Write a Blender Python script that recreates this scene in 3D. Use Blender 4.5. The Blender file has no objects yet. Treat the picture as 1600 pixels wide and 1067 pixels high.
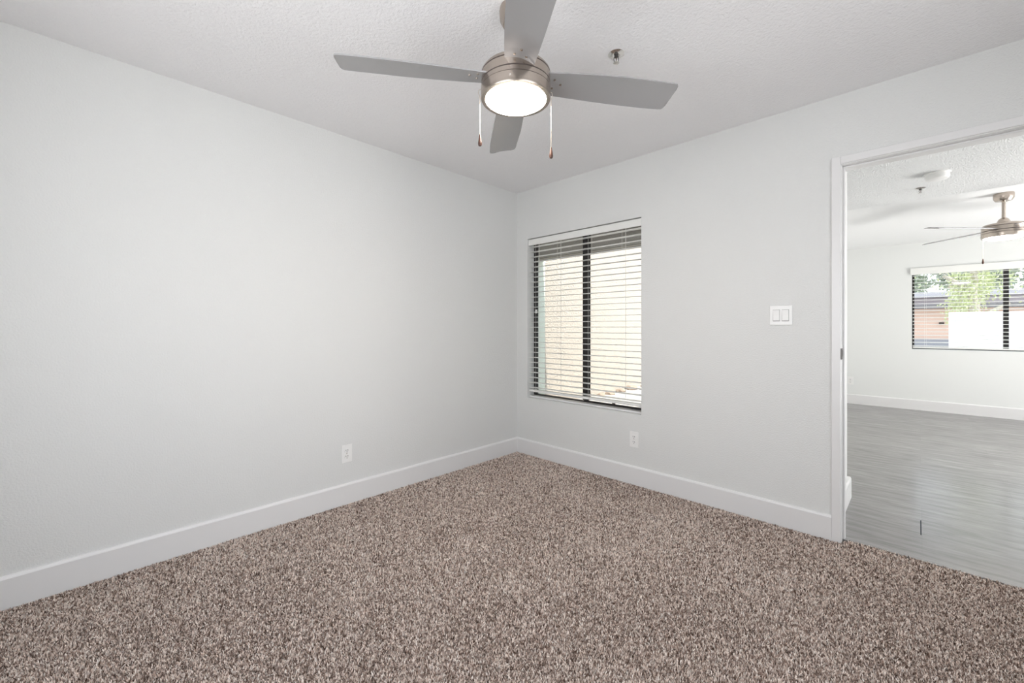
import bpy, bmesh, math, random
import numpy as np
from mathutils import Vector, Matrix
random.seed(7)
PI = math.pi
S = bpy.context.scene
COL = S.collection

# ---------------------------------------------------------------- camera
cd = bpy.data.cameras.new('camera'); cam = bpy.data.objects.new('camera', cd); COL.objects.link(cam)
cam.location = (2.744, -2.901, 1.165)
cam.rotation_euler = (PI/2, 0, math.radians(44.11))
cd.sensor_width = 36; cd.lens = 656/1600*36; cd.shift_y = -21.5/1600
cd.clip_start = 0.02; cd.clip_end = 200
S.camera = cam

# ---------------------------------------------------------------- world, sun, fill lamps
w = bpy.data.worlds.new('sky'); S.world = w; w.use_nodes = True
nt = w.node_tree; nt.nodes.clear()
out = nt.nodes.new('ShaderNodeOutputWorld'); bg = nt.nodes.new('ShaderNodeBackground')
tc = nt.nodes.new('ShaderNodeTexCoord'); sp = nt.nodes.new('ShaderNodeSeparateXYZ'); cr = nt.nodes.new('ShaderNodeValToRGB')
nt.links.new(tc.outputs['Generated'], sp.inputs[0]); nt.links.new(sp.outputs['Z'], cr.inputs[0])
cr.color_ramp.elements[0].color = (0.92, 0.95, 1.0, 1); cr.color_ramp.elements[1].color = (0.62, 0.78, 1.0, 1)
nt.links.new(cr.outputs[0], bg.inputs[0]); bg.inputs[1].default_value = 2.4
nt.links.new(bg.outputs[0], out.inputs[0])

def lamp(name, kind, loc, direction, energy, color, **kw):
    d = bpy.data.lights.new(name, kind); d.energy = energy; d.color = color
    for k, v in kw.items(): setattr(d, k, v)
    o = bpy.data.objects.new(name, d); COL.objects.link(o); o.location = loc
    o.rotation_euler = Vector(direction).to_track_quat('-Z', 'Y').to_euler()
    return o
lamp('sun', 'SUN', (6, -4, 9), (-0.62, 0.05, -0.85), 7.0, (1.0, 0.95, 0.88), angle=0.02)
# fill lamps added at unseen wall openings, standing in for daylight
lamp('bedroom_fill_down', 'AREA', (3.72, -2.05, 1.40), (-1, 0.12, -0.42), 6, (0.90, 0.95, 1.0), shape='RECTANGLE', size=1.9, size_y=1.4)
lamp('bedroom_fill_up', 'AREA', (3.74, -2.05, 1.20), (-1, 0.0, 0.55), 5.0, (1.0, 0.97, 0.93), shape='RECTANGLE', size=1.9, size_y=1.2, spread=math.radians(130))
lamp('front_fill_down', 'AREA', (1.80, -3.70, 1.35), (-0.15, 1, -0.38), 12, (0.90, 0.95, 1.0), shape='RECTANGLE', size=1.7, size_y=1.3)  # added fill pair behind the viewer; no window is seen there
lamp('front_fill_up', 'AREA', (1.80, -3.72, 1.25), (0.0, 1, 0.55), 9, (1.0, 0.97, 0.93), shape='RECTANGLE', size=1.7, size_y=1.2, spread=math.radians(140))
lamp('living_fill_down', 'AREA', (6.56, 2.4, 1.15), (-1, 0.0, -0.25), 18, (0.90, 0.95, 1.0), shape='RECTANGLE', size=2.6, size_y=2.0)  # added fill pair for the living room; its side opening is made up
lamp('living_fill_up', 'AREA', (6.58, 3.1, 0.60), (-1, -0.05, 0.85), 125, (1.0, 0.98, 0.95), shape='RECTANGLE', size=2.4, size_y=1.4, spread=math.radians(140))
S.view_settings.view_transform = 'Standard'; S.view_settings.look = 'None'
S.view_settings.exposure = 0.0; S.view_settings.gamma = 1.0; S.view_settings.use_curve_mapping = False

# ---------------------------------------------------------------- materials
def mat(name, color, rough=0.6, metal=0.0, spec=0.5, bump=None, emit=None, strength=0):
    m = bpy.data.materials.new(name); m.use_nodes = True
    b = m.node_tree.nodes['Principled BSDF']
    b.inputs['Base Color'].default_value = (*color, 1); b.inputs['Roughness'].default_value = rough
    b.inputs['Metallic'].default_value = metal; b.inputs['Specular IOR Level'].default_value = spec
    if emit:
        b.inputs['Emission Color'].default_value = (*emit, 1); b.inputs['Emission Strength'].default_value = strength
    if bump:
        scale, dist, detail = bump
        n = m.node_tree.nodes.new('ShaderNodeTexNoise'); n.inputs['Scale'].default_value = scale; n.inputs['Detail'].default_value = detail
        t = m.node_tree.nodes.new('ShaderNodeTexCoord'); m.node_tree.links.new(t.outputs['Object'], n.inputs['Vector'])
        bp = m.node_tree.nodes.new('ShaderNodeBump'); bp.inputs['Distance'].default_value = dist; bp.inputs['Strength'].default_value = 1
        m.node_tree.links.new(n.outputs['Fac'], bp.inputs['Height']); m.node_tree.links.new(bp.outputs[0], b.inputs['Normal'])
    return m
def vary(m, c1, c2, scale, detail=4, stretch=(1, 1, 1), lo=0.35, hi=0.65):
    nt = m.node_tree; b = nt.nodes['Principled BSDF']
    t = nt.nodes.new('ShaderNodeTexCoord'); mp = nt.nodes.new('ShaderNodeMapping'); mp.inputs['Scale'].default_value = stretch
    n = nt.nodes.new('ShaderNodeTexNoise'); n.inputs['Scale'].default_value = scale; n.inputs['Detail'].default_value = detail
    r = nt.nodes.new('ShaderNodeValToRGB'); r.color_ramp.elements[0].position = lo; r.color_ramp.elements[1].position = hi
    r.color_ramp.elements[0].color = (*c1, 1); r.color_ramp.elements[1].color = (*c2, 1)
    nt.links.new(t.outputs['Object'], mp.inputs[0]); nt.links.new(mp.outputs[0], n.inputs['Vector'])
    nt.links.new(n.outputs['Fac'], r.inputs[0]); nt.links.new(r.outputs[0], b.inputs['Base Color'])
    return r
M = {}
M['wall'] = mat('painted wall', (0.742, 0.745, 0.732), 0.55, bump=(130, 0.0022, 3), spec=0.35)
M['ceiling'] = mat('textured ceiling paint', (0.885, 0.875, 0.88), 0.8, bump=(85, 0.004, 3), spec=0.2)
M['hallceil'] = mat('stippled ceiling paint', (0.90, 0.91, 0.91), 0.8, bump=(105, 0.016, 3), spec=0.2)
M['liveceil'] = mat('smooth white ceiling paint', (0.92, 0.925, 0.925), 0.7, spec=0.2)
M['livewall'] = mat('living room wall paint', (0.80, 0.81, 0.795), 0.55, spec=0.35)
M['trim'] = mat('white semi-gloss trim', (0.79, 0.782, 0.778), 0.32)
M['plastic'] = mat('white plastic', (0.86, 0.855, 0.84), 0.3)
M['dark'] = mat('dark slot', (0.03, 0.03, 0.03), 0.6)
M['seam'] = mat('shadowed seam', (0.08, 0.075, 0.07), 0.7)
M['blind'] = mat('white blind vinyl', (0.84, 0.84, 0.81), 0.4)
M['cord'] = mat('white cord', (0.85, 0.84, 0.80), 0.8)
M['bronze'] = mat('dark bronze aluminium', (0.028, 0.025, 0.024), 0.4, 0.3)
M['nickel'] = mat('brushed nickel', (0.47, 0.41, 0.36), 0.26, 1.0)
M['dullmetal'] = mat('dull dark metal', (0.13, 0.125, 0.12), 0.4, 0.7)
M['polished'] = mat('polished chrome', (0.75, 0.73, 0.7), 0.15, 1.0)
M['groove'] = mat('motor housing groove', (0.06, 0.045, 0.04), 0.6)
M['blade'] = mat('silver fan blade', (0.42, 0.415, 0.42), 0.27, 0.4)
M['woodknob'] = mat('dark wood pull knob', (0.07, 0.03, 0.02), 0.35)
M['brass'] = mat('ball chain', (0.80, 0.72, 0.62), 0.3, 0.8)
M['globe'] = mat('lit frosted glass', (0.9, 0.88, 0.84), 0.4, emit=(1.0, 0.88, 0.76), strength=62)
M['stucco'] = mat('cream stucco', (0.56, 0.50, 0.43), 0.9, bump=(38, 0.03, 5), spec=0.1)
M['palestucco'] = mat('pale green painted stucco', (0.80, 0.85, 0.74), 0.9, bump=(60, 0.01, 3), spec=0.1)
M['eave'] = mat('brown painted soffit', (0.13, 0.115, 0.10), 0.8)
M['fascia'] = mat('tan beam', (0.52, 0.46, 0.38), 0.8)
M['concrete'] = mat('pale concrete paving', (0.52, 0.49, 0.45), 0.9, bump=(30, 0.01, 4), spec=0.1)
M['stone'] = mat('tan edging stone', (0.40, 0.31, 0.24), 0.9, bump=(40, 0.01, 4))
M['whitewall'] = mat('white garden stucco', (0.92, 0.90, 0.92), 0.9, bump=(40, 0.01, 4), spec=0.1)
M['coral'] = mat('coral stucco', (0.82, 0.60, 0.50), 0.9, bump=(40, 0.01, 4), spec=0.1)
M['greybase'] = mat('grey base render', (0.36, 0.37, 0.42), 0.9, spec=0.1)
M['mauve'] = mat('grey mauve siding', (0.56, 0.54, 0.62), 0.9, spec=0.1)
M['roof'] = mat('grey shingle', (0.24, 0.235, 0.25), 0.9, bump=(30, 0.02, 3), spec=0.1)
M['bark'] = mat('pale bark', (0.50, 0.46, 0.38), 0.9, bump=(25, 0.02, 4))
M['leaf_a'] = mat('yellow green leaves', (0.60, 0.66, 0.36), 0.6)
M['leaf_b'] = mat('grey green leaves', (0.34, 0.40, 0.30), 0.7)
g = bpy.data.materials.new('clear window glass'); g.use_nodes = True; n = g.node_tree; n.nodes.clear()
o_ = n.nodes.new('ShaderNodeOutputMaterial'); mx = n.nodes.new('ShaderNodeMixShader'); tr = n.nodes.new('ShaderNodeBsdfTransparent'); gl = n.nodes.new('ShaderNodeBsdfGlossy')
tr.inputs[0].default_value = (0.97, 0.98, 0.975, 1); gl.inputs['Roughness'].default_value = 0.02; mx.inputs[0].default_value = 0.06
n.links.new(tr.outputs[0], mx.inputs[1]); n.links.new(gl.outputs[0], mx.inputs[2]); n.links.new(mx.outputs[0], o_.inputs[0]); M['glass'] = g

# carpet: every yarn has its own tone, with broad traffic patches left by the vacuum
def carpet_mat():
    m = mat('frieze carpet yarn', (0.3, 0.25, 0.22), 0.9, spec=0.1); nt = m.node_tree; b = nt.nodes['Principled BSDF']
    a = nt.nodes.new('ShaderNodeAttribute'); a.attribute_name = 'tone'
    r = nt.nodes.new('ShaderNodeValToRGB'); e = r.color_ramp.elements
    e[0].position = 0.0; e[0].color = (0.11, 0.068, 0.05, 1); e[1].position = 1.0; e[1].color = (0.99, 0.91, 0.84, 1)
    k = e.new(0.35); k.color = (0.42, 0.31, 0.255, 1); k = e.new(0.6); k.color = (0.93, 0.78, 0.69, 1)
    nt.links.new(a.outputs['Fac'], r.inputs[0]); nt.links.new(r.outputs[0], b.inputs['Base Color'])
    return m
M['yarn'] = carpet_mat()
M['backing'] = mat('carpet backing', (0.28, 0.22, 0.19), 0.95, spec=0.05, bump=(220, 0.006, 3))
vary(M['backing'], (0.10, 0.075, 0.06), (0.55, 0.46, 0.41), 230, 2)

def vinyl_mat():
    m = mat('grey vinyl plank', (0.4, 0.38, 0.36), 0.36, spec=0.5); m.node_tree.nodes['Principled BSDF'].inputs['Coat Weight'].default_value = 0.55; m.node_tree.nodes['Principled BSDF'].inputs['Coat Roughness'].default_value = 0.16; nt = m.node_tree; L = nt.links.new; b = nt.nodes['Principled BSDF']
    t = nt.nodes.new('ShaderNodeTexCoord')
    mp = nt.nodes.new('ShaderNodeMapping'); mp.inputs['Scale'].default_value = (2.4, 15, 1)
    L(t.outputs['Object'], mp.inputs[0])
    n = nt.nodes.new('ShaderNodeTexNoise'); n.inputs['Scale'].default_value = 1.5; n.inputs['Detail'].default_value = 8; n.inputs['Roughness'].default_value = 0.7
    L(mp.outputs[0], n.inputs['Vector'])
    mp2 = nt.nodes.new('ShaderNodeMapping'); mp2.inputs['Location'].default_value = (0.4, -0.143, 0)
    L(t.outputs['Object'], mp2.inputs[0])
    br = nt.nodes.new('ShaderNodeTexBrick'); br.inputs['Scale'].default_value = 1; br.inputs['Brick Width'].default_value = 1.2; br.inputs['Row Height'].default_value = 0.25
    br.inputs['Mortar Size'].default_value = 0.0006; br.offset = 0.37
    br.inputs['Color1'].default_value = (0.16, 0.152, 0.151, 1); br.inputs['Color2'].default_value = (0.20, 0.192, 0.19, 1); br.inputs['Mortar'].default_value = (0.12, 0.115, 0.113, 1)
    L(mp2.outputs[0], br.inputs['Vector'])
    r = nt.nodes.new('ShaderNodeValToRGB'); r.color_ramp.elements[0].position = 0.3; r.color_ramp.elements[1].position = 0.7
    r.color_ramp.elements[0].color = (0.45, 0.44, 0.43, 1); r.color_ramp.elements[1].color = (1.65, 1.64, 1.63, 1)
    L(n.outputs['Fac'], r.inputs[0])
    mu = nt.nodes.new('ShaderNodeMixRGB'); mu.blend_type = 'MULTIPLY'; mu.inputs[0].default_value = 1
    L(br.outputs['Color'], mu.inputs[1]); L(r.outputs[0], mu.inputs[2])
    # open end joint between two planks
    s = nt.nodes.new('ShaderNodeSeparateXYZ'); L(t.outputs['Object'], s.inputs[0])
    def rng(sock, lo, hi):
        a = nt.nodes.new('ShaderNodeMath'); a.operation = 'GREATER_THAN'; a.inputs[1].default_value = lo; L(sock, a.inputs[0])
        c = nt.nodes.new('ShaderNodeMath'); c.operation = 'LESS_THAN'; c.inputs[1].default_value = hi; L(sock, c.inputs[0])
        d = nt.nodes.new('ShaderNodeMath'); d.operation = 'MULTIPLY'; L(a.outputs[0], d.inputs[0]); L(c.outputs[0], d.inputs[1]); return d.outputs[0]
    d = nt.nodes.new('ShaderNodeMath'); d.operation = 'MULTIPLY'; L(rng(s.outputs['X'], 2.7495, 2.7545), d.inputs[0]); L(rng(s.outputs['Y'], 0.393, 0.643), d.inputs[1])
    m2 = nt.nodes.new('ShaderNodeMixRGB'); L(d.outputs[0], m2.inputs[0]); L(mu.outputs[0], m2.inputs[1]); m2.inputs[2].default_value = (0.03, 0.035, 0.045, 1)
    L(m2.outputs[0], b.inputs['Base Color'])
    for sock, v in (('Coat Weight', 0.55), ('Specular IOR Level', 0.5)):      # the gap does not shine
        q = nt.nodes.new('ShaderNodeMath'); q.operation = 'MULTIPLY_ADD'; q.inputs[1].default_value = -v; q.inputs[2].default_value = v
        L(d.outputs[0], q.inputs[0]); L(q.outputs[0], b.inputs[sock])
    return m
M['vinyl'] = vinyl_mat()

# ---------------------------------------------------------------- helpers
def bx(bm, x0, x1, y0, y1, z0, z1, bev=0, rot=None):
    vs = [bm.verts.new(p) for p in [(x0,y0,z0),(x1,y0,z0),(x1,y1,z0),(x0,y1,z0),(x0,y0,z1),(x1,y0,z1),(x1,y1,z1),(x0,y1,z1)]]
    fs = [bm.faces.new([vs[i] for i in q]) for q in [(0,3,2,1),(4,5,6,7),(0,1,5,4),(1,2,6,5),(2,3,7,6),(3,0,4,7)]]
    if rot is not None: bmesh.ops.transform(bm, matrix=rot, verts=vs)
    if bev:
        es = list({e for f in fs for e in f.edges})
        bmesh.ops.bevel(bm, geom=es, offset=bev, segments=2, affect='EDGES', profile=0.5)
def lathe(bm, prof, n=48, c=(0, 0, 0)):
    rings = []
    for r, z in prof:
        if r < 1e-6: rings.append([bm.verts.new((c[0], c[1], c[2]+z))])
        else: rings.append([bm.verts.new((c[0]+r*math.cos(2*PI*i/n), c[1]+r*math.sin(2*PI*i/n), c[2]+z)) for i in range(n)])
    for a, b in zip(rings, rings[1:]):
        for i in range(n):
            j = (i+1) % n
            if len(a) == 1 and len(b) == 1: continue
            if len(a) == 1: bm.faces.new((a[0], b[j], b[i]))
            elif len(b) == 1: bm.faces.new((a[i], a[j], b[0]))
            else: bm.faces.new((a[i], a[j], b[j], b[i]))
def tube(bm, pts, r, n=8):
    pts = [Vector(p) for p in pts]; rings = []
    for i, p in enumerate(pts):
        d = (pts[min(i+1, len(pts)-1)] - pts[max(i-1, 0)]).normalized()
        u = d.cross(Vector((0.31, 0.95, 0.02))).normalized(); v = d.cross(u)
        rr = r[i] if isinstance(r, (list, tuple)) else r
        rings.append([bm.verts.new(p + rr*(math.cos(2*PI*k/n)*u + math.sin(2*PI*k/n)*v)) for k in range(n)])
    for a, b in zip(rings, rings[1:]):
        for k in range(n): bm.faces.new((a[k], a[(k+1) % n], b[(k+1) % n], b[k]))
    bm.faces.new(rings[0][::-1]); bm.faces.new(rings[-1])
def obj(name, bm, m, parent=None, smooth=False, loc=None):
    bmesh.ops.recalc_face_normals(bm, faces=bm.faces[:])
    me = bpy.data.meshes.new(name); bm.to_mesh(me); bm.free()
    me.materials.append(M[m]); o = bpy.data.objects.new(name, me); COL.objects.link(o)
    if smooth:
        for p in me.polygons: p.use_smooth = True
        me.set_sharp_from_angle(angle=math.radians(35))
    if parent: o.parent = parent
    if loc: o.location = loc
    return o
def boxes(name, m, L, parent=None, bev=0):
    bm = bmesh.new()
    for b in L: bx(bm, *b, bev=bev)
    return obj(name, bm, m, parent)
def tag(o, label, cat, group=None, kind=None):
    o['label'] = label; o['category'] = cat
    if group: o['group'] = group
    if kind: o['kind'] = kind
    return o
def thing(name, label, cat, loc=(0, 0, 0), rz=0, group=None):
    o = bpy.data.objects.new(name, None); COL.objects.link(o); o.location = loc; o.rotation_euler = (0, 0, rz)
    return tag(o, label, cat, group)
def struct(o, label=None):
    o['kind'] = 'structure'
    if label: o['label'] = label
    return o
def empty_struct(name, label, loc=(0, 0, 0)):
    o = bpy.data.objects.new(name, None); COL.objects.link(o); o.location = loc; return struct(o, label)
def wall_y(y0, y1, x0, x1, z0, z1, holes):        # wall along x with rectangular holes (hx0,hx1,hz0,hz1), sorted by x
    L = []; c = x0
    for a, b, p, q in holes:
        if a > c: L.append((c, a, y0, y1, z0, z1))
        if p > z0: L.append((a, b, y0, y1, z0, p))
        if q < z1: L.append((a, b, y0, y1, q, z1))
        c = b
    L.append((c, x1, y0, y1, z0, z1)); return L
def swap(L): return [(y0, y1, x0, x1, z0, z1) for x0, x1, y0, y1, z0, z1 in L]

# ---------------------------------------------------------------- bedroom shell
W0, W1, WZ0, WZ1 = 0.130, 1.266, 0.518, 1.988      # bedroom window opening
struct(boxes('wall_left', 'wall', [(-0.15, 0, -3.75, 0.0, 0, 2.50)]), 'long pale grey wall on the left of the carpeted room')
struct(boxes('wall_back', 'wall', wall_y(0, 0.135, -0.15, 6.65, 0, 2.50, [(W0, W1, WZ0, WZ1), (2.425, 3.235, 0, 2.075)])), 'pale grey wall with the blind-covered window and the doorway')
struct(boxes('wall_right', 'wall', swap(wall_y(3.6, 3.75, -3.75, 0.0, 0, 2.50, [(-3.0, -1.1, 0.6, 2.05)]))), 'pale grey wall on the right of the carpeted room')
struct(boxes('wall_front', 'wall', wall_y(-3.75, -3.6, 0, 3.6, 0, 2.50, [(1.00, 2.60, 0.75, 2.05)])), 'pale grey wall behind the viewer')
struct(boxes('ceiling', 'ceiling', [(0, 3.6, -3.6, 0, 2.44, 2.50)]), 'textured off-white ceiling above the carpeted room')
struct(boxes('floor', 'backing', [(-0.15, 3.75, -3.75, 0.030, -0.12, -0.012)]), 'floor under the brown carpet')

def baseboard(name, length, h, t=0.015):           # runs along +x from the origin, back face on y=0, front towards -y
    bm = bmesh.new()
    prof = [(0, 0), (-t, 0), (-t, h-0.012), (-t+0.004, h-0.004), (-t+0.008, h), (0, h)]
    a = [bm.verts.new((0, y, z)) for y, z in prof]; b = [bm.verts.new((length, y, z)) for y, z in prof]
    for i in range(len(prof)): j = (i+1) % len(prof); bm.faces.new((a[i], a[j], b[j], b[i]))
    bm.faces.new(a[::-1]); bm.faces.new(b)
    return struct(obj(name, bm, 'trim'))
BZ = -0.011
o = baseboard('baseboard_left', 3.6, 0.14); o.location = (0, -3.6, BZ); o.rotation_euler = (0, 0, PI/2); o['label'] = 'white baseboard along the long left wall'
o = baseboard('baseboard_back', 2.397-0.015, 0.14); o.location = (0.015, 0, BZ); o['label'] = 'white baseboard under the window up to the doorway'

# doorway casing and jamb
tr1 = empty_struct('trim_1', 'white casing and jamb around the doorway', (2.44, 0, 0))
def rel(L, p): return [(a-p[0], b-p[0], c-p[1], d-p[1], e-p[2], f-p[2]) for a, b, c, d, e, f in L]
P = (2.44, 0, 0)
for nm, L in (('casing', [(2.397, 2.437, -0.014, 0, BZ, 2.098)]), ('casing', [(3.223, 3.263, -0.014, 0, BZ, 2.098)]), ('casing', [(2.437, 3.223, -0.014, 0, 2.058, 2.098)]),
              ('jamb', [(2.425, 2.441, -0.004, 0.139, BZ, 2.054)]), ('jamb', [(3.219, 3.235, -0.004, 0.139, BZ, 2.054)]), ('head_jamb', [(2.425, 3.235, -0.004, 0.139, 2.054, 2.07)]),
              ('door_stop', [(2.441, 2.451, 0.036, 0.072, BZ, 2.044)]), ('door_stop', [(3.209, 3.219, 0.036, 0.072, BZ, 2.044)]), ('door_stop', [(2.441, 3.219, 0.036, 0.072, 2.044, 2.054)]),
              ('casing', [(2.397, 2.437, 0.135, 0.148, 0, 2.098)]), ('casing', [(3.223, 3.263, 0.135, 0.148, 0, 2.098)]), ('casing', [(2.437, 3.223, 0.135, 0.148, 2.058, 2.098)])):
    boxes(nm, 'trim', rel(L, P), tr1, bev=0.003)
sk = boxes('strike_plate', 'dullmetal', rel([(2.4365, 2.4425, -0.0100, 0.028, 0.992, 1.052)], P), tr1)
sk['label'] = 'small dull metal strike plate'
boxes('strike_slot', 'dark', rel([(2.442, 2.4432, 0.006, 0.024, 1.008, 1.042)], P), sk)

# ---------------------------------------------------------------- carpet pile
def carpet():
    rng = np.random.default_rng(3)
    cx, cy = 2.744, -2.901; th = math.radians(44.11); vx, vy = -math.sin(th), math.cos(th); rx, ry = math.cos(th), math.sin(th)
    P = []
    for dmin, dmax, dens in ((0.95, 1.9, 75000), (1.9, 2.9, 50000), (2.9, 4.3, 34000)):
        n = int(3.6*3.65*dens)
        x = rng.uniform(0.016, 3.59, n); y = rng.uniform(-3.59, 0.036, n)
        d = (x-cx)*vx + (y-cy)*vy; s = (x-cx)*rx + (y-cy)*ry
        k = (d > dmin) & (d <= dmax) & (np.abs(s) < 1.33*d + 0.25)
        k &= ~((y > -0.016) & ((x < 2.45) | (x > 3.21)))
        P.append(np.stack([x[k], y[k], d[k]], 1))
    P = np.concatenate(P); n = len(P); x, y, d = P.T
    # low frequency lie of the pile
    def field(fx, ph): return np.sin(x*fx+ph+1.7*np.sin(y*fx*0.6+ph)) * np.sin(y*fx*0.9+2*ph+1.3*np.sin(x*fx*0.7))
    lie = 0.5*field(3.1, 0.4)+0.3*field(7.3, 1.9)+0.2*field(17, 3.1)
    ang = rng.uniform(0, 2*PI, n); lean = rng.uniform(0.15, 1.0, n)*0.008
    h = rng.uniform(0.006, 0.0145, n)*(1+0.18*lie)
    # keep yarn clear of the boards and the threshold
    door = (x > 2.46) & (x < 3.2)
    near = (x < 0.03) | ((y > -0.03) & ~door)
    lean = np.where(near, lean*0.25, lean); h = np.where(near, h*0.8, h)
    wd = 0.0015*(1+0.28*np.clip(d-1.2, 0, 3))*rng.uniform(0.8, 1.3, n)
    dx, dy = np.cos(ang), np.sin(ang); b2 = rng.uniform(0, 2*PI, n); px, py = np.cos(b2), np.sin(b2)
    z0 = -0.013 + np.where(door & (y > -0.03), 0.006, 0.0)
    V = np.empty((n, 5, 3), np.float32)
    mx_, my_ = x+dx*lean*0.35, y+dy*lean*0.35; tx, ty = x+dx*lean, y+dy*lean
    V[:, 0] = np.stack([x-px*wd, y-py*wd, z0+np.zeros(n)], 1); V[:, 1] = np.stack([x+px*wd, y+py*wd, z0+np.zeros(n)], 1)
    V[:, 2] = np.stack([mx_+px*wd, my_+py*wd, z0+h*0.65], 1); V[:, 3] = np.stack([mx_-px*wd, my_-py*wd, z0+h*0.65], 1)
    V[:, 4] = np.stack([tx, ty, z0+h], 1)
    base = (np.arange(n)*5)[:, None]
    T = np.concatenate([base+np.array([[0, 1, 2]]), base+np.array([[0, 2, 3]]), base+np.array([[3, 2, 4]])], 1).reshape(-1)
    me = bpy.data.meshes.new('carpet_pile'); me.vertices.add(n*5); me.vertices.foreach_set('co', V.reshape(-1))
    me.loops.add(n*9); me.loops.foreach_set('vertex_index', T.astype(np.int32)); me.polygons.add(n*3)
    me.polygons.foreach_set('loop_start', (np.arange(n*3)*3).astype(np.int32)); me.update(calc_edges=True); me.validate()
    # yarn tone: clustered light and dark flecks
    cl = 0.5+0.5*np.sin(x*310+2*np.sin(y*190))*np.sin(y*290+2*np.sin(x*170))
    tone = np.clip(0.52+0.42*(cl-0.5)+rng.normal(0, 0.33, n)+0.10*lie, 0, 1)
    a = me.attributes.new('tone', 'FLOAT', 'POINT'); a.data.foreach_set('value', np.repeat(tone, 5).astype(np.float32))
    me.materials.append(M['yarn']); o = bpy.data.objects.new('carpet_pile', me); COL.objects.link(o)
    tag(o, 'mottled brown and beige frieze carpet pile covering the bedroom floor', 'carpet', kind='stuff')
carpet()

# ---------------------------------------------------------------- living room shell
FY = 5.374
L0, L1, LZ0, LZ1 = 2.672, 4.42, 0.862, 2.003
struct(boxes('floor_living', 'vinyl', [(1.38, 6.65, 0.030, 5.52, -0.12, 0.0)]), 'grey wood-look vinyl plank floor beyond the doorway')
struct(boxes('wall_living_far', 'livewall', wall_y(FY, FY+0.15, 1.38, 6.65, 0, 2.50, [(L0, L1, LZ0, LZ1)])), 'far wall of the living room around its window')
struct(boxes('wall_living_left', 'livewall', [(1.38, 1.50, 0.135, FY, 0, 2.50)]), 'left wall of the living room')
struct(boxes('wall_living_right', 'livewall', swap(wall_y(6.5, 6.65, 0.135, FY, 0, 2.50, [(1.0, 3.8, 0, 2.12)]))), 'right wall of the living room')
struct(boxes('wall_hall', 'livewall', [(2.27, 2.388, 0.1355, 0.78, 0, 2.33)]), 'short wall end just beyond the doorway')
struct(boxes('ceiling_hall', 'hallceil', [(1.5, 6.5, 0.135, 2.42, 2.33, 2.50)]), 'lower stippled ceiling just beyond the doorway')
struct(boxes('ceiling_living', 'liveceil', [(1.5, 6.5, 2.42, FY, 2.37, 2.50)]), 'smooth bright living room ceiling')
o = baseboard('baseboard_living_far', 5.0, 0.145); o.location = (1.5, FY, 0.0); o['label'] = 'white baseboard along the far living room wall'
o = baseboard('baseboard_hall', 0.645, 0.14, 0.023); o.location = (2.388, 0.15, 0.0); o.rotation_euler = (0, 0, PI/2); o['label'] = 'white baseboard on the short wall beyond the doorway'

# ---------------------------------------------------------------- windows
def window(name, label, x0, x1, z0, z1, y, mull, fw=0.024, mw=0.055, sill=0.0):
    z0 = z0 + sill
    w = empty_struct(name, label, (x0, y, z0)); Q = (x0, y, z0)
    boxes('window_frame', 'bronze', rel([(x0, x0+fw, y, y+0.035, z0, z1), (x1-fw, x1, y, y+0.035, z0, z1), (x0+fw, x1-fw, y, y+0.035, z1-fw, z1), (x0+fw, x1-fw, y, y+0.035, z0, z0+0.012)], Q), w)
    boxes('meeting_rail', 'bronze', rel([(mull-mw/2, mull+mw/2, y-0.004, y+0.030, z0+0.020, z1-fw)], Q), w)
    boxes('pane', 'glass', rel([(x0+fw, mull-mw/2, y+0.012, y+0.016, z0+0.02, z1-fw)], Q), w)
    boxes('pane', 'glass', rel([(mull+mw/2, x1-fw, y+0.020, y+0.024, z0+0.02, z1-fw)], Q), w)
    return w, Q
w1, Q1 = window('window_1', 'dark framed sliding window in the bedroom wall', W0, W1, WZ0, WZ1, 0.095, 0.712, sill=0.014)
la = boxes('sash_latch', 'plastic', rel([(0.156, 0.172, 0.080, 0.095, 1.30, 1.335)], Q1), w1, bev=0.002); la['label'] = 'small white latch'
boxes('track_stop', 'bronze', rel([(0.975, 0.995, 0.078, 0.095, 0.550, 0.566)], Q1), w1)
boxes('sash_rail', 'bronze', rel([(0.70, 1.242, 0.084, 0.096, 0.534, 0.552)], Q1), w1)
w2, Q2 = window('window_2', 'dark framed sliding window in the far living room wall', L0, L1, LZ0, LZ1, FY+0.095, 3.555, fw=0.024, mw=0.048)
s_ = struct(boxes('trim_2', 'trim', [(W0+0.0005, W1-0.0005, 0.035, 0.0945, WZ0+0.0003, WZ0+0.014)], bev=0.004), 'painted sill inside the bedroom window')

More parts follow.
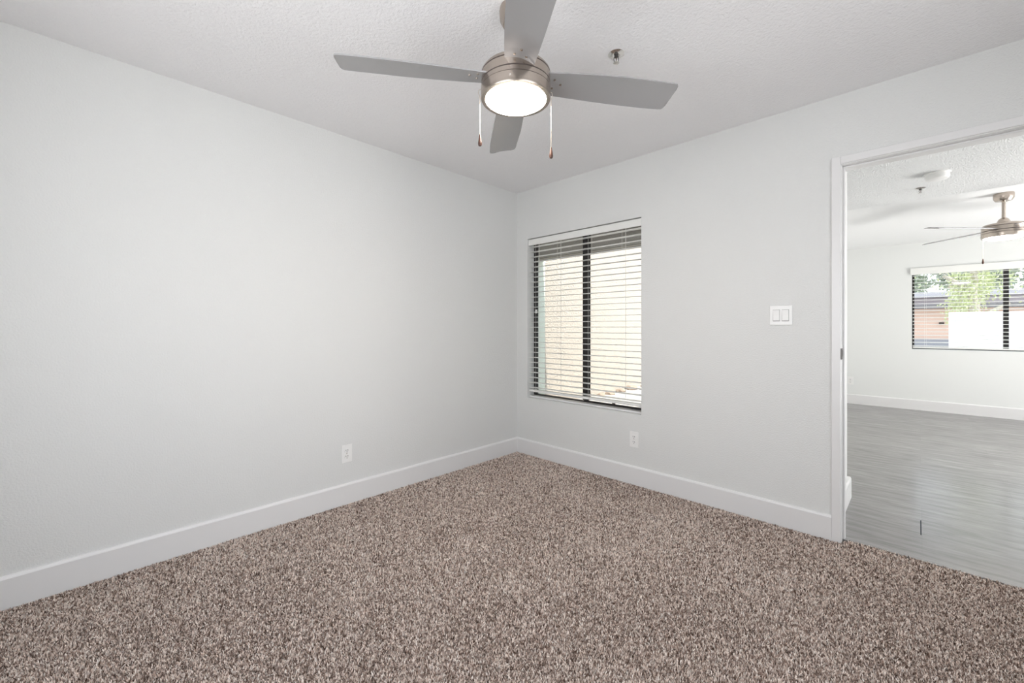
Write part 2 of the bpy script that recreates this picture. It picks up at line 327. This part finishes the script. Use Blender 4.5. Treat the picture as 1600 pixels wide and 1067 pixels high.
def blind(name, label, x0, x1, z0, z1, y, pitch, cords, brz, tilt=0.02, slat_t=0.0028, val=0.062, over=0.0):
    b = thing(name, label, 'window blind', ((x0+x1)/2, y+0.03, z1), group=None); Q = ((x0+x1)/2, y+0.03, z1)
    boxes('headrail', 'blind', rel([(x0+0.004, x1-0.004, y+0.008, y+0.052, z1-0.045, z1-0.006)], Q), b)
    boxes('valance', 'blind', rel([(x0+0.003-over, x1-0.003+over, y-over, y+0.007-over, z1-val, z1-0.006+over*0.6)], Q), b, bev=0.0025)
    bm = bmesh.new(); z = z1-val-0.013; zs = []
    while z > brz+0.03:
        zs.append(z); n = 4
        pr = [(y+0.004+0.050*i/n, z+0.0022*math.sin(PI*i/n)+tilt*0.05*(i/n-0.5)) for i in range(n+1)]
        top = [[bm.verts.new((x-Q[0], p-Q[1], q-Q[2]+slat_t/2)) for p, q in pr] for x in (x0+0.008, x1-0.008)]
        bot = [[bm.verts.new((x-Q[0], p-Q[1], q-Q[2]-slat_t/2)) for p, q in pr] for x in (x0+0.008, x1-0.008)]
        for i in range(n):
            bm.faces.new((top[0][i], top[1][i], top[1][i+1], top[0][i+1])); bm.faces.new((bot[0][i+1], bot[1][i+1], bot[1][i], bot[0][i]))
        bm.faces.new((top[0][0], bot[0][0], bot[1][0], top[1][0])); bm.faces.new((top[1][n], bot[1][n], bot[0][n], top[0][n]))
        for s in (0, 1): bm.faces.new(top[s]+bot[s][::-1])
        z -= pitch
    obj('slats', bm, 'blind', b)
    boxes('bottom_rail', 'blind', rel([(x0+0.008, x1-0.008, y+0.004, y+0.054, brz, brz+0.020)], Q), b, bev=0.004)
    for cx in cords:
        bm = bmesh.new()
        for dx, yy in ((0, y+0.002), (0.0, y+0.056), (0.018, y+0.029)):
            tube(bm, [(cx+dx-Q[0], yy-Q[1], -val+0.017), (cx+dx-Q[0], yy-Q[1], brz+0.01-Q[2])], 0.0008, 5)
        obj('ladder_cord', bm, 'cord', b)
    return b
blind('window_blind', 'open white horizontal slat blind in the bedroom window', W0, W1, WZ0, WZ1, 0.012, 0.0465, (0.22, 0.47, 0.79, 1.10), 0.573)
blind('window_blind', 'open white horizontal slat blind in the living room window beyond the doorway', L0, L1, LZ0, LZ1, FY-0.012, 0.0495, (2.80, 3.35, 3.95, 4.3), 0.876, tilt=0.10, slat_t=0.0045, val=0.090, over=0.018)

# ---------------------------------------------------------------- ceiling fans
def blade_mesh():
    bm = bmesh.new(); N = 26
    le = [(0.118, 0.056), (0.20, 0.062), (0.32, 0.069), (0.45, 0.075), (0.58, 0.077), (0.656, 0.075), (0.669, 0.072), (0.674, 0.066)]
    te = [(0.118, -0.056), (0.20, -0.064), (0.32, -0.072), (0.45, -0.076), (0.56, -0.073), (0.650, -0.071), (0.666, -0.068), (0.672, -0.062)]
    # grid across: use matched rows
    rows = [(a, b) for a, b in zip(le, te)] + [((0.677, 0.050), (0.676, -0.046))]
    n = 6; top = []; bot = []
    for (xa, ya), (xb, yb) in rows:
        rt, rb = [], []
        for i in range(n+1):
            f = i/n; x = xa+(xb-xa)*f; y = ya+(yb-ya)*f; c = 0.006*(1-(2*f-1)**2)
            edge = 0.0026 if i in (0, n) else 0.0032
            x += 0.004*(1-(2*f-1)**2) if xa > 0.66 else 0
            rt.append(bm.verts.new((x, y, c+edge))); rb.append(bm.verts.new((x, y, c-edge)))
        top.append(rt); bot.append(rb)
    R = len(rows)
    for r in range(R-1):
        for i in range(n):
            bm.faces.new((top[r][i], top[r+1][i], top[r+1][i+1], top[r][i+1])); bm.faces.new((bot[r][i+1], bot[r+1][i+1], bot[r+1][i], bot[r][i]))
        bm.faces.new((top[r][0], bot[r][0], bot[r+1][0], top[r+1][0])); bm.faces.new((top[r+1][n], bot[r+1][n], bot[r][n], top[r][n]))
    for i in range(n):
        bm.faces.new((top[0][i+1], bot[0][i+1], bot[0][i], top[0][i])); bm.faces.new((top[-1][i], bot[-1][i], bot[-1][i+1], top[-1][i+1]))
    return bm
def fan(label, x, y, zc, zb, ang, chains, knobs, trim_deg=0.0):
    f = thing('ceiling_fan', label, 'ceiling fan', (x, y, zc), 0)
    B = zb - zc                                     # blade plane relative to the ceiling
    bm = bmesh.new(); lathe(bm, [(0, 0), (0.064, 0), (0.066, -0.012), (0.064, -0.045), (0.052, -0.066), (0.022, -0.074), (0, -0.074)]); obj('canopy', bm, 'nickel', f, True)
    bm = bmesh.new(); lathe(bm, [(0, -0.06), (0.0125, -0.06), (0.0125, B+0.06), (0, B+0.06)], 20); obj('downrod', bm, 'nickel', f, True)
    bm = bmesh.new(); lathe(bm, [(0, B+0.10), (0.018, B+0.10), (0.032, B+0.088), (0.042, B+0.066), (0.046, B+0.045), (0, B+0.045)], 32); obj('yoke_cover', bm, 'nickel', f, True)
    # motor housing and its two dark seams
    bm = bmesh.new(); lathe(bm, [(0, B+0.056), (0.05, B+0.056), (0.10, B+0.050), (0.128, B+0.042), (0.137, B+0.030), (0.1375, B+0.0245), (0.1335, B+0.0245), (0.1335, B+0.0200),
                                 (0.1375, B+0.0200), (0.1375, B-0.012), (0.1335, B-0.012), (0.1335, B-0.0175), (0.1385, B-0.0175), (0.1385, B-0.034), (0.1365, B-0.034), (0.1365, B-0.036), (0, B-0.036)], 72)
    h = obj('motor_housing', bm, 'nickel', f, True)
    for za, zb_ in ((0.0244, 0.0201), (-0.0121, -0.0174), (-0.0341, -0.0364)):
        bm = bmesh.new(); lathe(bm, [(0.1330, B+za), (0.1374, B+za), (0.1374, B+zb_), (0.1330, B+zb_)], 72); obj('seam', bm, 'groove', h, True)
    bm = bmesh.new(); lathe(bm, [(0.134, B-0.0365), (0.1395, B-0.0365), (0.1395, B-0.070), (0.137, B-0.0755), (0.122, B-0.0755), (0.121, B-0.060)], 72); k = obj('light_kit_ring', bm, 'nickel', f, True)
    for a in (0.2, 0.2+2*PI/3, 0.2+4*PI/3):
        bm = bmesh.new(); u = Vector((math.cos(ang+a), math.sin(ang+a), 0)); tube(bm, [u*0.139+Vector((0, 0, B-0.055)), u*0.1425+Vector((0, 0, B-0.055))], 0.0035, 10); obj('thumb_screw', bm, 'polished', k, True)
    bm = bmesh.new(); lathe(bm, [(0.1205, B-0.062), (0.1205, B-0.075), (0.115, B-0.080), (0.095, B-0.087), (0.06, B-0.092), (0.03, B-0.094), (0, B-0.0945)], 48); obj('light_globe', bm, 'globe', f, True)
    src = None
    for i in range(4):
        if src is None:
            o = obj('blade', blade_mesh(), 'blade', f, True); src = o
            sc = []
            for sx, sy in ((0.155, 0.022), (0.155, -0.022), (0.185, 0.0)):
                bm = bmesh.new(); lathe(bm, [(0, -0.0013), (0.0045, -0.0007), (0.005, 0.0034)], 12, (sx, sy, 0.0)); sc.append(obj('screw', bm, 'nickel', o, True))
        else:
            o = src.copy(); COL.objects.link(o); o.parent = f
            for q in sc: s2 = q.copy(); COL.objects.link(s2); s2.parent = o
        a = ang + i*PI/2 + math.radians(0.4 if i % 2 == 0 else trim_deg)
        o.matrix_basis = Matrix.Translation((0, 0, B+0.004)) @ Matrix.Rotation(a, 4, 'Z') @ Matrix.Rotation(math.radians(-12), 4, 'X')
    for (dx, dy, zt, zk), kl in zip(chains, knobs):
        bm = bmesh.new(); u = Vector((dx, dy, 0)).normalized()
        st = u*0.138+Vector((0, 0, B-0.030)); e = Vector((dx, dy, 0))
        pts = [st, u*0.148+Vector((0, 0, B-0.034)), u*0.1505+Vector((0, 0, B-0.044)), e+Vector((0, 0, B-0.062)), e+Vector((0, 0, zk-zc))]
        tube(bm, pts, 0.0011, 6)
        c = obj('pull_chain', bm, 'brass', f, True)
        bm = bmesh.new(); lathe(bm, [(0, 0.024), (0.0025, 0.023), (0.0042, 0.012), (0.0075, -0.008), (0.0080, -0.014), (0.006, -0.021), (0, -0.024)], 16, (dx, dy, zk-zc-0.022))
        kn = obj('pull_knob', bm, 'woodknob', c, True); kn['label'] = kl
    return f
RX, RY = math.cos(math.radians(44.11)), math.sin(math.radians(44.11))
def rv(r, v): return (RX*r - RY*v, RY*r + RX*v)
c1 = rv(-0.1435, 0.0); c2 = rv(0.143, 0.02)
fan('brushed nickel ceiling fan with four silver blades in the carpeted room', 1.5855, -1.684, 2.44, 2.150, math.radians(53.8),
    [(*c1, 0, 1.936), (*c2, 0, 1.895)], ['dark brown pull knob', 'dark brown pull knob'], trim_deg=-4.0)
c3 = rv(-0.13, 0.05)
fan('lit brushed nickel ceiling fan in the living room beyond the doorway', 3.29, 2.88, 2.37, 2.050, math.radians(44.1+1), [(*c3, 0, 1.79)], ['dark brown pull knob'])

# ---------------------------------------------------------------- sprinklers and smoke detector
def sprinkler(label, x, y, z):
    s = thing('fire_sprinkler', label, 'sprinkler', (x, y, z))
    bm = bmesh.new(); lathe(bm, [(0, 0), (0.036, 0), (0.037, -0.002), (0.030, -0.006), (0.018, -0.0085), (0.014, -0.006), (0.0, -0.006)], 32); obj('escutcheon', bm, 'polished', s, True)
    bm = bmesh.new(); lathe(bm, [(0, -0.004), (0.009, -0.004), (0.009, -0.016), (0.006, -0.018), (0, -0.018)], 16)
    for sg in (-1, 1):
        tube(bm, [(sg*0.008, 0, -0.014), (sg*0.0115, 0, -0.024), (sg*0.010, 0, -0.034), (sg*0.003, 0, -0.042)], 0.0016, 6)
    obj('frame_arms', bm, 'dullmetal', s, True)
    bm = bmesh.new(); tube(bm, [(0, 0, -0.018), (0, 0, -0.040)], 0.0022, 8); bu = obj('glass_bulb', bm, 'woodknob', s, True)
    bm = bmesh.new(); lathe(bm, [(0, -0.0405), (0.0135, -0.0415), (0.014, -0.0430), (0.004, -0.0440), (0, -0.0445)], 20); obj('deflector', bm, 'polished', s, True)
    s.rotation_euler[2] = math.radians(44)
sprinkler('small chrome fire sprinkler on the ceiling beside the near fan', 1.732, -1.16, 2.44)
sprinkler('small chrome fire sprinkler on the stippled ceiling beside the smoke detector', 2.752, 1.985, 2.33)
sd = thing('smoke_detector', 'round white smoke detector on the stippled ceiling beyond the doorway', 'smoke detector', (2.842, 1.60, 2.33), math.radians(44))
bm = bmesh.new(); lathe(bm, [(0, 0), (0.074, 0), (0.076, -0.006), (0.074, -0.010), (0, -0.010)], 40); obj('mounting_base', bm, 'plastic', sd, True)
bm = bmesh.new(); lathe(bm, [(0, -0.010), (0.068, -0.010), (0.069, -0.034), (0.062, -0.046), (0.040, -0.053), (0, -0.054)], 40); cv = obj('cover', bm, 'plastic', sd, True)
bm = bmesh.new()
for i in range(9):
    a = -0.9+i*0.12; m_ = Matrix.Rotation(a, 4, 'Z'); bx(bm, 0.064, 0.0685, -0.0022, 0.0022, -0.024, -0.014, rot=m_)
obj('vent_slots', bm, 'seam', sd)

# ---------------------------------------------------------------- switch and outlets (built facing -y)
def plate(bm, w, h, t=0.006):
    bx(bm, -w/2, w/2, -t, 0, -h/2, h/2, bev=0.0022)
sw = thing('light_switch', 'white double rocker light switch plate between window and doorway', 'light switch', (2.156, 0, 1.238))
bm = bmesh.new(); plate(bm, 0.115, 0.115); obj('wall_plate', bm, 'plastic', sw)
for sx in (-0.023, 0.023):
    boxes('rocker_recess', 'seam', [(sx-0.0178, sx+0.0178, -0.0062, -0.0059, -0.0345, 0.0345)], sw)
    bm = bmesh.new()
    vs = [(-0.0165, -0.0062), (0.0165, -0.0062)]
    a = [bm.verts.new((sx+q, y, z)) for q in (-0.0165, 0.0165) for y, z in ((-0.006, -0.031), (-0.0075, -0.031), (-0.0085, 0), (-0.0115, 0.033), (-0.006, 0.033))]
    for i in range(4): bm.faces.new((a[i], a[i+1], a[i+6], a[i+5]))
    bm.faces.new((a[4], a[0], a[5], a[9])); bm.faces.new(a[:5][::-1]); bm.faces.new(a[5:])
    obj('rocker', bm, 'plastic', sw)
for sx in (-0.023, 0.023):
    for sz in (-0.048, 0.048):
        bm = bmesh.new(); tube(bm, [(sx, -0.0058, sz), (sx, -0.0068, sz)], 0.003, 10); obj('plate_screw', bm, 'plastic', sw, True)
def outlet(label, loc, rz):
    o = thing('wall_outlet', label, 'outlet', loc, rz)
    bm = bmesh.new(); plate(bm, 0.072, 0.117); obj('wall_plate', bm, 'plastic', o)
    for s in (-1, 1):
        bm = bmesh.new(); lathe(bm, [(0, 0.0), (0.0168, 0.0), (0.0168, 0.0025), (0.0158, 0.0032), (0, 0.0032)], 28)
        bmesh.ops.transform(bm, matrix=Matrix.Translation((0, -0.0055, s*0.0195)) @ Matrix.Rotation(PI/2, 4, 'X') @ Matrix.Diagonal((1, 0.86, 1, 1)), verts=bm.verts[:])
        r = obj('receptacle', bm, 'plastic', o, True)
        bm = bmesh.new(); y = -0.0090; z = s*0.0195
        bx(bm, -0.0078, -0.0052, y, y+0.001, z-0.001, z+0.0085); bx(bm, 0.0050, 0.0078, y, y+0.001, z-0.001, z+0.0085)
        tube(bm, [(0, y, z-0.0078), (0, y+0.001, z-0.0078)], 0.0028, 12)
        obj('slots', bm, 'dark', r)
    bm = bmesh.new(); tube(bm, [(0, -0.0058, 0), (0, -0.0068, 0)], 0.0028, 10); obj('screw', bm, 'polished', o, True)
outlet('white wall outlet low on the long left wall', (0, -1.658, 0.326), PI/2)
outlet('white wall outlet below the bedroom window', (1.211, 0, 0.327), 0)
outlet('white wall outlet on the far living room wall just past the doorway edge', (1.985, FY, 0.35), 0)

# ---------------------------------------------------------------- outside the bedroom window
o = boxes('ground', 'concrete', [(-14, 16, 0.15, 40, -0.30, -0.12)]); struct(o, 'pale ground outside')
o = boxes('neighbouring_wall', 'stucco', [(-2.0, -1.68, 2.4205, 14, -0.12, 3.6)]); tag(o, 'sunlit cream stucco wall seen through the bedroom blind', 'wall')
o = boxes('wall_return', 'palestucco', [(-2.0, -1.66, 0.15, 2.42, -0.12, 2.30)]); tag(o, 'narrow pale green strip of wall at the left edge of the bedroom window view', 'wall')
ev = thing('patio_roof', 'dark brown patio roof edge across the top of the bedroom window view', 'roof', (0, 1.3, 2.3))
boxes('soffit', 'eave', [(-1.9, 1.37, -1.155, 1.02, 0.0, 0.06)], ev)
boxes('beam', 'fascia', [(-1.66, 1.37, 0.98, 1.07, -0.055, 0.0)], ev)
boxes('beam_lines', 'eave', [(-1.66, 1.37, 0.976, 0.98, -0.055, -0.048), (-1.66, 1.37, 0.976, 0.98, -0.022, -0.014)], ev)
for k in range(9):
    bm = bmesh.new(); s = random.uniform(0.06, 0.13); bmesh.ops.create_icosphere(bm, subdivisions=2, radius=s)
    for v in bm.verts: v.co *= random.uniform(0.82, 1.12); v.co.z *= 0.55
    y = 3.9+k*0.42+random.uniform(-.1, .1)
    r = obj('edging_rock', bm, 'stone', None, False, (-1.55+random.uniform(-0.02, 0.06), y, -0.10))
    tag(r, 'small tan edging rock at the foot of the cream stucco wall', 'rock', 'edging rocks along the stucco wall')

# ---------------------------------------------------------------- outside the living room window
o = boxes('garden_wall', 'whitewall', [(3.17, 9.5, 9.0, 9.2, -0.12, 1.47)]); tag(o, 'bright white garden wall outside the living room window', 'wall')
hb = thing('outbuilding', 'coral coloured low building left of the white garden wall', 'building', (2.4, 12.0, -0.12))
boxes('wall', 'coral', [(-0.95, 2.2, 0, 2.5, 0.0, 1.76)], hb)
boxes('plinth', 'greybase', [(-0.40, 2.2, -0.06, 0, 0.0, 0.99)], hb)
boxes('roof', 'roof', [(-1.1, 2.5, -0.25, 2.7, 1.76, 1.86)], hb)
boxes('wall_lamp', 'bronze', [(0.70, 0.79, -0.06, 0, 1.38, 1.42)], hb)
hc = thing('house', 'grey mauve house behind the coral building', 'house', (6.0, 16.5, -0.12))
boxes('wall', 'mauve', [(-5.5, 6.0, 0, 3.0, 0, 2.25)], hc)
bm = bmesh.new(); pts = [(-6.0, -0.6, 2.25), (6.5, -0.6, 2.25), (6.5, 3.6, 2.25), (-6.0, 3.6, 2.25), (-4.5, 1.5, 2.55), (5.0, 1.5, 2.55)]
v = [bm.verts.new(p) for p in pts]
for q in ((0, 1, 5, 4), (1, 2, 5), (2, 3, 4, 5), (3, 0, 4), (0, 3, 2, 1)): bm.faces.new([v[i] for i in q])
obj('roof', bm, 'roof', hc)
for xw in (-4.2, -1.8, 0.8):
    fr = boxes('window', 'greybase', [(xw, xw+1.3, -0.05, 0.0, 1.05, 2.0)], hc); boxes('pane', 'bronze', [(xw+0.06, xw+1.24, -0.06, -0.05, 1.11, 1.94)], fr)
def leaves(bm, c, n, spread, size, droop=0.0):
    for _ in range(n):
        p = Vector(c)+Vector([random.gauss(0, s) for s in spread]); d = Vector((random.uniform(-1, 1), random.uniform(-1, 1), random.uniform(-1, 1)-droop)).normalized()
        s = d.cross(Vector((random.random(), random.random(), random.random()))).normalized()*size*0.22; L = d*size*random.uniform(0.6, 1.2)
        q = [bm.verts.new(x) for x in (p, p+L*0.5+s, p+L, p+L*0.5-s)]; bm.faces.new(q)
def tree(label, x, y, h, crown, leaf, n, size, weep=0):
    t = thing('tree', label, 'tree', (x, y, -0.12)); bm = bmesh.new()
    tube(bm, [(0, 0, 0), (0.05, 0, h*0.35), (-0.04, 0.05, h*0.7), (0.02, 0, h)], [0.13, 0.10, 0.07, 0.04], 9)
    for k in range(6):
        a = k*1.05+0.3; z = h*(0.5+0.07*k); tube(bm, [(0, 0, z), (0.5*math.cos(a), 0.5*math.sin(a), z+0.35), (crown*0.8*math.cos(a), crown*0.8*math.sin(a), z+0.45)], [0.05, 0.035, 0.012], 6)
    obj('trunk', bm, 'bark', t, True)
    bm = bmesh.new()
    for _ in range(34):
        a = random.uniform(0, 2*PI); r = crown*math.sqrt(random.random()); z = h*random.uniform(0.72, 1.25)
        leaves(bm, (r*math.cos(a), r*math.sin(a), z), n//34, (0.28, 0.28, 0.2), size, weep)
    if weep:
        for _ in range(26):
            a = random.uniform(0, 2*PI); r = crown*random.uniform(0.3, 1.0); z1 = h*0.85; ln = random.uniform(0.5, 1.3)
            for i in range(26):
                f = i/25; leaves(bm, (r*math.cos(a)+0.05*math.sin(6*f), r*math.sin(a), z1-ln*f), 3, (0.05, 0.05, 0.03), size, 1.5)
    obj('foliage', bm, leaf, t)
tree('weeping yellow-green tree hanging in front of the coral building', 3.60, 10.3, 2.9, 0.50, 'leaf_a', 1300, 0.07, 1)
tree('pale green leafy tree right of the window mullion', 5.5, 11.1, 2.9, 0.62, 'leaf_a', 3200, 0.08, 0)
tree('grey-green tree behind the mauve house, towards the left of the window', 1.9, 23.5, 4.2, 0.80, 'leaf_b', 9000, 0.24, 0)
tree('grey-green tree behind the mauve house, behind the weeping tree', 4.9, 28.2, 4.8, 1.10, 'leaf_b', 11000, 0.27, 0)
tree('grey-green tree behind the mauve house, right of the window mullion', 7.0, 23.5, 4.2, 0.80, 'leaf_b', 9000, 0.24, 0)
# unseen slab added to keep sun out of the right wall opening
tag(boxes('sun_block_slab', 'eave', [(3.75, 4.9, -3.8, 0.0, 2.46, 2.52)]), 'unseen brown slab added outside the right bedroom wall to block the sun', 'roof')
